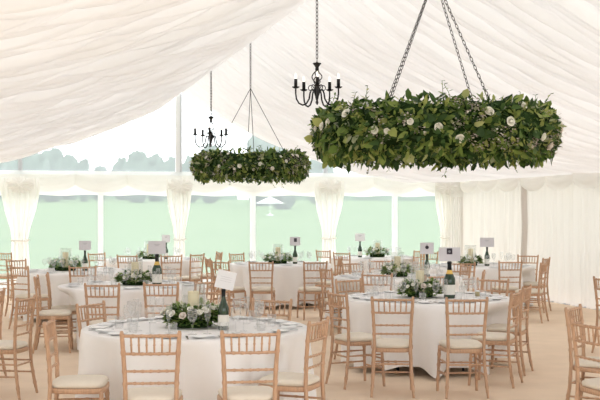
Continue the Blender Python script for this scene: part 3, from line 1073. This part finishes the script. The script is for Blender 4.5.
def make_vase():
    t = thing('hurricane_vase', 'x', 'vase', group='glass candle vases')
    MB().lathe([(0.0, 0.0), (0.092, 0.0), (0.098, 0.006), (0.098, 0.35), (0.095, 0.35), (0.094, 0.010), (0.0, 0.010)], 28).obj('cylinder', M['vase'], t)
    MB().tube([(0.0965 * math.cos(2 * PI * k / 28), 0.0965 * math.sin(2 * PI * k / 28), 0.35) for k in range(28)], 0.003, 6, closed=True).obj('rim', M['glass'], t)
    return t
VASE = make_vase()
def make_candle():
    t = thing('pillar_candle', 'x', 'candle', group='cream pillar candles')
    MB().lathe([(0.0, 0.0), (0.046, 0.0), (0.047, 0.004), (0.047, 0.275), (0.044, 0.28), (0.030, 0.276), (0.0, 0.273)], 24).obj('wax', M['wax'], t)
    MB().tube([(0, 0, 0.273), (0.001, 0, 0.287), (0.003, 0, 0.293)], 0.0014, 6).obj('wick', M['black'], t)
    return t
CANDLE = make_candle()
used = set()
def place(proto, loc, rz, label, group=None, scale=None):
    if proto.name not in KIDS:
        KIDS[proto.name] = [(c, list(c.children)) for c in proto.children]
    if proto.name in used:
        return dup(proto, loc, rz, label, group, scale)
    used.add(proto.name)
    proto.location = loc
    proto.rotation_euler = (0, 0, rz)
    if scale: proto.scale = scale
    proto['label'] = label
    if group: proto['group'] = group
    return proto

occupied = {}
for k, (tb, (cpx, (rx, ry), hg, nl, nr, (bk, bpx, bdz), (cw, chh, art, tilt, cm))) in enumerate(DECOR.items()):
    p = table_point(tb, cpx, 0.0)
    sc = 1.0 if tb in ('tilted', 'hoop', 'third', 'second') else 0.85
    make_centrepiece(50 + k, 'white roses and green leaves round a candle vase ' + ONB[tb], p, rx, ry, hg, nl, nr, -TH, 0.115)
    vz = Vector((p.x, p.y, p.z + (0.0 if tb != 'tilted' else 0.0)))
    place(VASE, vz, 0, 'clear glass cylinder vase around the candle ' + ONB[tb])
    place(CANDLE, vz + Vector((0, 0, 0.012)), 0, 'cream pillar candle inside a glass vase ' + ONB[tb])
    bp = table_point(tb, bpx, bdz)
    while (Vector((bp.x - p.x, bp.y - p.y, 0))).length < rx + (0.09 if bk is MAG else 0.07):
        d = Vector((math.cos(TH), -math.sin(TH), 0)) * (0.01 if bpx > cpx else -0.01)
        bp = bp + d + Vector((-ST, -CT, 0)) * 0.012
    kind = 'squat gold-collared green magnum ' if bk is MAG else 'slim dark green wine bottle with white label '
    place(bk, bp, -TH, kind + ONB[tb])
    bh = 0.40 if bk is MAG else 0.325
    card(bp + Vector((0, 0, bh + 0.001)), -TH + (0.25 if tb == 'tilted' else 0.0), cw, chh, CARDL[tb], M[cm], art, tilt)
    occupied[tb] = [(p.x, p.y, max(rx, ry) + 0.03), (bp.x, bp.y, 0.085)]

def make_single(name, mb, mat, cat, smooth=True):
    o = mb.obj(name, mat, None, smooth)
    return tag(o, 'x', cat)
FLUTE = make_single('champagne_flute', MB().lathe([(0, 0), (0.032, 0.0), (0.032, 0.003), (0.006, 0.008), (0.004, 0.02), (0.004, 0.085), (0.012, 0.10), (0.024, 0.135), (0.027, 0.17), (0.024, 0.225), (0.0228, 0.225), (0.0255, 0.17), (0.022, 0.135), (0.008, 0.104), (0, 0.10)], 16), M['glass'], 'glass')
WINE = make_single('wine_glass', MB().lathe([(0, 0), (0.035, 0.0), (0.035, 0.003), (0.007, 0.008), (0.0045, 0.02), (0.0045, 0.085), (0.018, 0.098), (0.036, 0.125), (0.040, 0.15), (0.034, 0.195), (0.0325, 0.195), (0.0385, 0.15), (0.0345, 0.126), (0.016, 0.101), (0, 0.097)], 16), M['glass'], 'glass')
TUMB = make_single('water_tumbler', MB().lathe([(0, 0), (0.030, 0.0), (0.033, 0.006), (0.038, 0.095), (0.0365, 0.095), (0.031, 0.010), (0, 0.010)], 16), M['glass'], 'glass')
def napkin_mb():
    mb = MB()
    for q in range(3):
        w, d = 0.095 - 0.004 * q, 0.065 - 0.003 * q
        z0 = 0.006 * q
        mb.grid(lambda i, j: ((i / 8 * 2 - 1) * w, (j / 6 * 2 - 1) * d, z0 + 0.005 + 0.004 * math.sin(i * 0.9 + q) * math.cos(j * 0.8) - (0.004 if i in (0, 8) or j in (0, 6) else 0)), 9, 7)
    return mb
NAPKIN = make_single('folded_napkin', napkin_mb(), M['linen'], 'napkin')
def flat(pts, z, th):
    n = len(pts)
    mb = MB()
    mb.add([(x, y, z) for x, y in pts] + [(x, y, z + th) for x, y in pts], [tuple(range(n))[::-1], tuple(range(n, 2 * n))] + [(i, (i + 1) % n, n + (i + 1) % n, n + i) for i in range(n)])
    return mb
KNIFE = make_single('table_knife', flat([(-0.007, -0.10), (0.007, -0.10), (0.006, 0.0), (0.010, 0.02), (0.010, 0.08), (0.004, 0.105), (-0.005, 0.10), (-0.006, 0.0)], 0.001, 0.003), M['steel'], 'cutlery', False)
FORK = make_single('table_fork', flat([(-0.007, -0.10), (0.007, -0.10), (0.004, 0.02), (0.012, 0.04), (0.012, 0.095), (0.008, 0.095), (0.007, 0.05), (0.002, 0.05), (0.002, 0.095), (-0.002, 0.095), (-0.002, 0.05), (-0.007, 0.05), (-0.008, 0.095), (-0.012, 0.095), (-0.012, 0.04), (-0.004, 0.02)], 0.001, 0.003), M['steel'], 'cutlery', False)
PLATE = make_single('side_plate', MB().lathe([(0, 0.001), (0.05, 0.001), (0.078, 0.012), (0.080, 0.014), (0.076, 0.014), (0.05, 0.004), (0, 0.004)], 24), M['china'], 'plate')
def make_jar():
    t = thing('favour_jar', 'x', 'jar')
    MB().lathe([(0, 0), (0.026, 0), (0.029, 0.004), (0.029, 0.045), (0.022, 0.052), (0, 0.052)], 16).obj('jar_body', M['jam'], t)
    MB().lathe([(0, 0.052), (0.024, 0.052), (0.024, 0.064), (0.022, 0.066), (0, 0.066)], 16).obj('lid', M['white_frame'], t)
    return t
JAR = make_jar()

def free(tb, p, r):
    return all(math.hypot(p.x - x, p.y - y) > q + r for x, y, q in occupied[tb])

def setting(tb, ang, level, rr):
    tx, tz = TBL[tb]
    c = W(tx, tz, TOPZ + 0.003)
    o = Vector((math.cos(ang), math.sin(ang), 0))
    s = Vector((-math.sin(ang), math.cos(ang), 0))
    rz = ang + PI / 2
    on = ONB[tb]
    def put(proto, r_, l_, rad, lab, grp, extra=0.0):
        p = c + o * r_ + s * l_
        if rad and not free(tb, p, rad):
            return
        if rad: occupied[tb].append((p.x, p.y, rad))
        place(proto, p, rz + extra, lab, grp)
    put(NAPKIN, 0.76, 0, 0, 'white folded napkin at a place ' + on, 'napkins ' + on, PI / 2 * 0 + rr.uniform(-.08, .08))
    put(WINE, 0.55 + rr.uniform(-.02, .02), -0.07, 0.042, 'clear stemmed wine glass ' + on, 'wine glasses ' + on)
    put(FLUTE, 0.50 + rr.uniform(-.02, .02), 0.05, 0.034, 'tall clear champagne flute ' + on, 'flutes ' + on)
    if level >= 1:
        put(TUMB, 0.60 + rr.uniform(-.02, .02), 0.17, 0.040, 'short clear water tumbler ' + on, 'tumblers ' + on)
    if level >= 2:
        put(FORK, 0.76, 0.125, 0, 'steel fork beside a napkin ' + on, 'forks ' + on)
        put(KNIFE, 0.76, -0.125, 0, 'steel knife beside a napkin ' + on, 'knives ' + on)
        put(PLATE, 0.74, 0.235, 0, 'small white side plate ' + on, 'side plates ' + on)
        if rr.random() < 0.6:
            put(JAR, 0.56, -0.17, 0.031, 'small honey-coloured favour jar ' + on, 'favour jars ' + on)

LEVEL = {'tilted': (10, 2), 'hoop': (10, 2), 'third': (10, 1), 'second': (10, 1), 'leftcurtain': (10, 0), 'middle': (10, 0), 'ivory': (10, 0), 'far': (8, 0), 'centrepost': (8, 0)}
for k, (tb, (cnt, lv)) in enumerate(LEVEL.items()):
    rr = random.Random(300 + k)
    for q in range(cnt):
        setting(tb, 2 * PI * (q + 0.37) / cnt, lv, rr)

# ------------------------------------------------------------------ things hanging from the ridge
def ridge_at(px):                     # distance from the gable of the ridge point shown at column px
    a = px - 300
    return (a * RZ - F * RX) / (F * ST + a * CT)
RIDGE = 4.17

def link_chain(mb, a, b, L=0.042, w=0.013, r=0.0032):
    a, b = Vector(a), Vector(b)
    d = b - a
    n = max(2, int(d.length / (L * 0.78)))
    t = d.normalized()
    s = t.orthogonal().normalized()
    q = t.cross(s)
    for k in range(n):
        c = a.lerp(b, (k + 0.5) / n)
        u = s if k % 2 else q
        pts = []
        for m in range(12):
            an = 2 * PI * m / 12
            pts.append(c + t * (L / 2 * math.cos(an)) + u * (w * math.sin(an)))
        mb.tube(pts, r, 5, closed=True)

def make_chandelier(label, px, bottom, sc):
    u = ridge_at(px)
    loc = (0, -u, bottom)
    t = thing('chandelier', label, 'chandelier', loc, -PI / 2 - TH, 'black iron chandeliers')
    t.scale = (sc, sc, sc)
    I = M['black']
    # column: finial, hub, twisted cage, cup
    MB().lathe([(0, 0.0), (0.012, 0.012), (0.016, 0.03), (0.008, 0.045), (0.014, 0.06), (0.02, 0.09), (0.03, 0.12), (0.045, 0.15), (0.03, 0.175), (0.022, 0.20), (0.016, 0.215), (0.0, 0.215)], 16).obj('hub', I, t)
    for k in range(4):
        a0 = PI / 2 * k
        pts = []
        for m in range(19):
            q = m / 18
            rr = 0.012 + 0.040 * math.sin(PI * q) ** 0.9
            pts.append((rr * math.cos(a0 + q * 2.6), rr * math.sin(a0 + q * 2.6), 0.21 + 0.145 * q))
        MB().tube(pts, 0.0055, 6).obj('cage_rod', I, t)
    MB().lathe([(0.0, 0.345), (0.016, 0.345), (0.020, 0.37), (0.016, 0.385), (0.024, 0.40), (0.044, 0.425), (0.044, 0.432), (0.012, 0.436), (0.008, 0.446), (0.0, 0.446)], 16).obj('top_cup', I, t)
    pts = [(0.020 * math.cos(2 * PI * k / 14), 0, 0.462 + 0.020 * math.sin(2 * PI * k / 14)) for k in range(14)]
    MB().tube(pts, 0.004, 6, closed=True).obj('hanging_ring', I, t)
    for k in range(5):
        a = 2 * PI * k / 5
        ca, sa = math.cos(a), math.sin(a)
        prof_a = [(0.030, 0.145), (0.060, 0.155), (0.075, 0.12), (0.085, 0.06), (0.115, 0.010), (0.155, -0.006), (0.195, 0.012), (0.222, 0.055), (0.230, 0.11), (0.230, 0.165)]
        fine = []
        for i in range(len(prof_a) - 1):
            for q in (0, 0.5):
                fine.append((lerp(prof_a[i][0], prof_a[i + 1][0], q), lerp(prof_a[i][1], prof_a[i + 1][1], q)))
        fine.append(prof_a[-1])
        arm = MB().tube([(r_ * ca, r_ * sa, z_) for r_, z_ in fine], 0.0085, 7).obj('arm', I, t)
        c = (0.230 * ca, 0.230 * sa, 0.165)
        MB().lathe([(0.008, -0.004), (0.024, 0.0), (0.040, 0.012), (0.041, 0.015), (0.022, 0.012), (0.0, 0.012)], 14, c).obj('drip_pan', I, arm)
        MB().lathe([(0.0, 0.01), (0.017, 0.01), (0.017, 0.092), (0.015, 0.095), (0.0, 0.095)], 12, c).obj('candle_sleeve', I, arm)
        MB().lathe([(0.007, 0.095), (0.012, 0.112), (0.013, 0.122), (0.009, 0.140), (0.003, 0.156), (0, 0.158)], 10, c).obj('bulb', M['bulb'], arm)
    for k in range(5):                 # scrolls between the arms
        a = 2 * PI * (k + 0.5) / 5
        ca, sa = math.cos(a), math.sin(a)
        pts = []
        for m in range(16):
            q = m / 15 * 1.7 * PI
            rr = 0.032 * (1 - 0.35 * m / 15)
            pts.append(((0.068 + rr * math.cos(PI + q)) * ca, (0.068 + rr * math.cos(PI + q)) * sa, 0.175 + rr * math.sin(q)))
        MB().tube(pts, 0.0045, 6).obj('scroll', I, t)
    return t, u
t, u = make_chandelier('black iron chandelier beside the large leafy hoop', 317, EYE + (HOR - 105) / (F / (RZ - ridge_at(317) * CT)), 1.08)
zr = t.location.z
mb = MB(); link_chain(mb, (0, 0, 0.48), (0, 0, (RIDGE - zr) / 1.08), 0.05, 0.013, 0.0036); mb.obj('chain', M['chain'], t)
t, u = make_chandelier('small distant black chandelier above the small leafy hoop', 211, EYE + (HOR - 147) / (F / (RZ - ridge_at(211) * CT)), 1.22)
zr = t.location.z
mb = MB()
link_chain(mb, (0, 0, 0.48), (0, 0, (RIDGE - zr) / 1.22), 0.05, 0.013, 0.0036)
mb.obj('chain', M['chain'], t)
MB().tube([(0.02 + 0.03 * math.sin(k * 0.7), 0.01, lerp(0.45, (RIDGE - zr) / 1.22, k / 14)) for k in range(15)], 0.004, 6).obj('cable', M['chain'], t)

def make_hoop(label, px, zc, Rh, ra, rv, seed, nleaf, nrose, hang_r, ang0, apex, links, nsprig):
    u = ridge_at(px)
    r = random.Random(seed)
    t = thing('hanging_hoop', label, 'garland', (0, -u, zc), -TH, 'leafy hoops hung from the ridge')
    MB().tube([(Rh * math.cos(2 * PI * k / 64), Rh * math.sin(2 * PI * k / 64), 0) for k in range(64)], 0.015, 8, closed=True).obj('hoop', M['black'], t)
    mb = MB()
    def core(i, j):
        a = 2 * PI * i / 72
        b = 2 * PI * j / 14
        k = 1 + 0.12 * math.sin(7 * a + j) + 0.08 * math.sin(11 * a - 2 * j)
        return ((Rh + ra * 0.72 * k * math.cos(b)) * math.cos(a), (Rh + ra * 0.72 * k * math.cos(b)) * math.sin(a), rv * 0.78 * k * math.sin(b))
    mb.grid(core, 73, 14, True)
    mb.obj('moss_core', M['moss'], t)
    mb = MB()
    for k in range(nleaf):
        a = r.uniform(0, 2 * PI)
        b = r.uniform(0, 2 * PI)
        if math.cos(b) < -0.2 and r.random() < 0.5:
            b = PI - b
        q = r.uniform(0.62, 0.98)
        nrm = Vector((math.cos(b) * math.cos(a), math.cos(b) * math.sin(a), math.sin(b)))
        p = Vector(((Rh + ra * q * math.cos(b)) * math.cos(a), (Rh + ra * q * math.cos(b)) * math.sin(a), rv * q * math.sin(b)))
        tan = Vector((-math.sin(a), math.cos(a), 0))
        d = nrm * r.uniform(0.2, 0.9) + tan * r.uniform(-0.8, 0.8) + Vector((0, 0, r.uniform(-0.9, 0.45)))
        big = r.random()
        L = r.uniform(0.035, 0.06) if big < 0.65 else r.uniform(0.06, 0.10)
        wd = L * (r.uniform(0.35, 0.6) if r.random() < 0.8 else r.uniform(0.8, 0.95))
        mb.leaf(p, d, nrm + Vector((r.uniform(-.5, .5), r.uniform(-.5, .5), r.uniform(-.2, .5))), L, wd, r.uniform(0.05, 0.3))
    nf0 = len(mb.f)
    lf = mb
    # loose sprays standing out of the top and hanging from the underside
    for k in range(nsprig):
        mb = MB()
        a = r.uniform(0, 2 * PI)
        updown = 1 if k % 3 else -1
        p = Vector(((Rh + ra * 0.5 * r.uniform(-1, 1)) * math.cos(a), (Rh + ra * 0.5 * r.uniform(-1, 1)) * math.sin(a), updown * rv * 0.75))
        d = Vector((math.cos(a) * r.uniform(0, 0.6), math.sin(a) * r.uniform(0, 0.6), updown)).normalized()
        L = r.uniform(0.07, 0.17)
        bend = Vector((r.uniform(-.5, .5), r.uniform(-.5, .5), 0))
        pts = [p + d * (L * q) + bend * (L * q * q * 0.8) for q in (0, .3, .6, 1)]
        mb.tube(pts, 0.0022, 5)
        for q in range(7):
            c = pts[min(3, 1 + q // 2)].lerp(pts[min(2, q // 2)], 0.5 * (q % 2))
            mb.leaf(c, Vector((r.uniform(-1, 1), r.uniform(-1, 1), r.uniform(0, 0.8) * updown)), Vector((0, 0, 1)), r.uniform(0.02, 0.04), r.uniform(0.014, 0.026))
        mb.obj('spray', M['leaf'], t)
    mb = lf
    for k in range(int(nrose * 2.6)):
        a = r.uniform(0, 2 * PI)
        b = r.uniform(-0.9, 1.0)
        p = Vector(((Rh + ra * 1.0 * math.cos(b)) * math.cos(a), (Rh + ra * 1.0 * math.cos(b)) * math.sin(a), rv * 0.95 * math.sin(b)))
        for _ in range(16):
            o = Vector((r.uniform(-.04, .04), r.uniform(-.04, .04), r.uniform(-.035, .035)))
            mb.leaf(p + o, Vector((math.cos(a) + r.uniform(-.8, .8), math.sin(a) + r.uniform(-.8, .8), r.uniform(-.8, .8))), Vector((0.3, 0, 1)), 0.020, 0.017)
    fo = mb.obj('foliage', M['leaf'], t)
    fo.data.materials.append(M['sprig'])
    for q in range(nf0, len(mb.f)):
        fo.data.polygons[q].material_index = 1
    for k in range(nrose):
        a = 2 * PI * (k + r.uniform(-0.4, 0.4)) / nrose
        b = r.uniform(-0.75, 0.85)
        d = Vector((math.cos(b) * math.cos(a), math.cos(b) * math.sin(a), math.sin(b)))
        p = Vector(((Rh + ra * 1.0 * math.cos(b)) * math.cos(a), (Rh + ra * 1.0 * math.cos(b)) * math.sin(a), rv * 0.95 * math.sin(b)))
        put_rose(t, p, d, r.uniform(0.022, 0.036) * (1.0 if links else 0.75), BLUSHM if r.random() < 0.15 else ROSEM)
    az = apex - zc
    for k in range(4):
        a = ang0 + PI / 2 * k
        e = Vector((hang_r * math.cos(a), hang_r * math.sin(a), rv * 0.3))
        if links:
            mb = MB(); link_chain(mb, e, (0, 0, az), 0.048, 0.010, 0.0027); mb.obj('chain', M['chain'], t)
        else:
            MB().tube([e, e.lerp(Vector((0, 0, az)), 0.5), (0, 0, az)], 0.0045, 6).obj('wire', M['chain'], t)
    mb = MB(); link_chain(mb, (0, 0, az), (0, 0, RIDGE - zc), 0.05, 0.013, 0.004); mb.obj('top_chain', M['chain'], t)
    return t
make_hoop('large leafy hoop hung on steel chains over the table before the ivory wall', 434.5, 2.315, 0.80, 0.170, 0.215, 5, 6800, 34, 0.62, math.radians(44), 3.57, True, 26)
make_hoop('smaller leafy hoop hung on thin wires below the distant chandelier', 250.5, 2.345, 0.68, 0.158, 0.195, 9, 4600, 42, 0.57, math.radians(8), 3.46, False, 22)
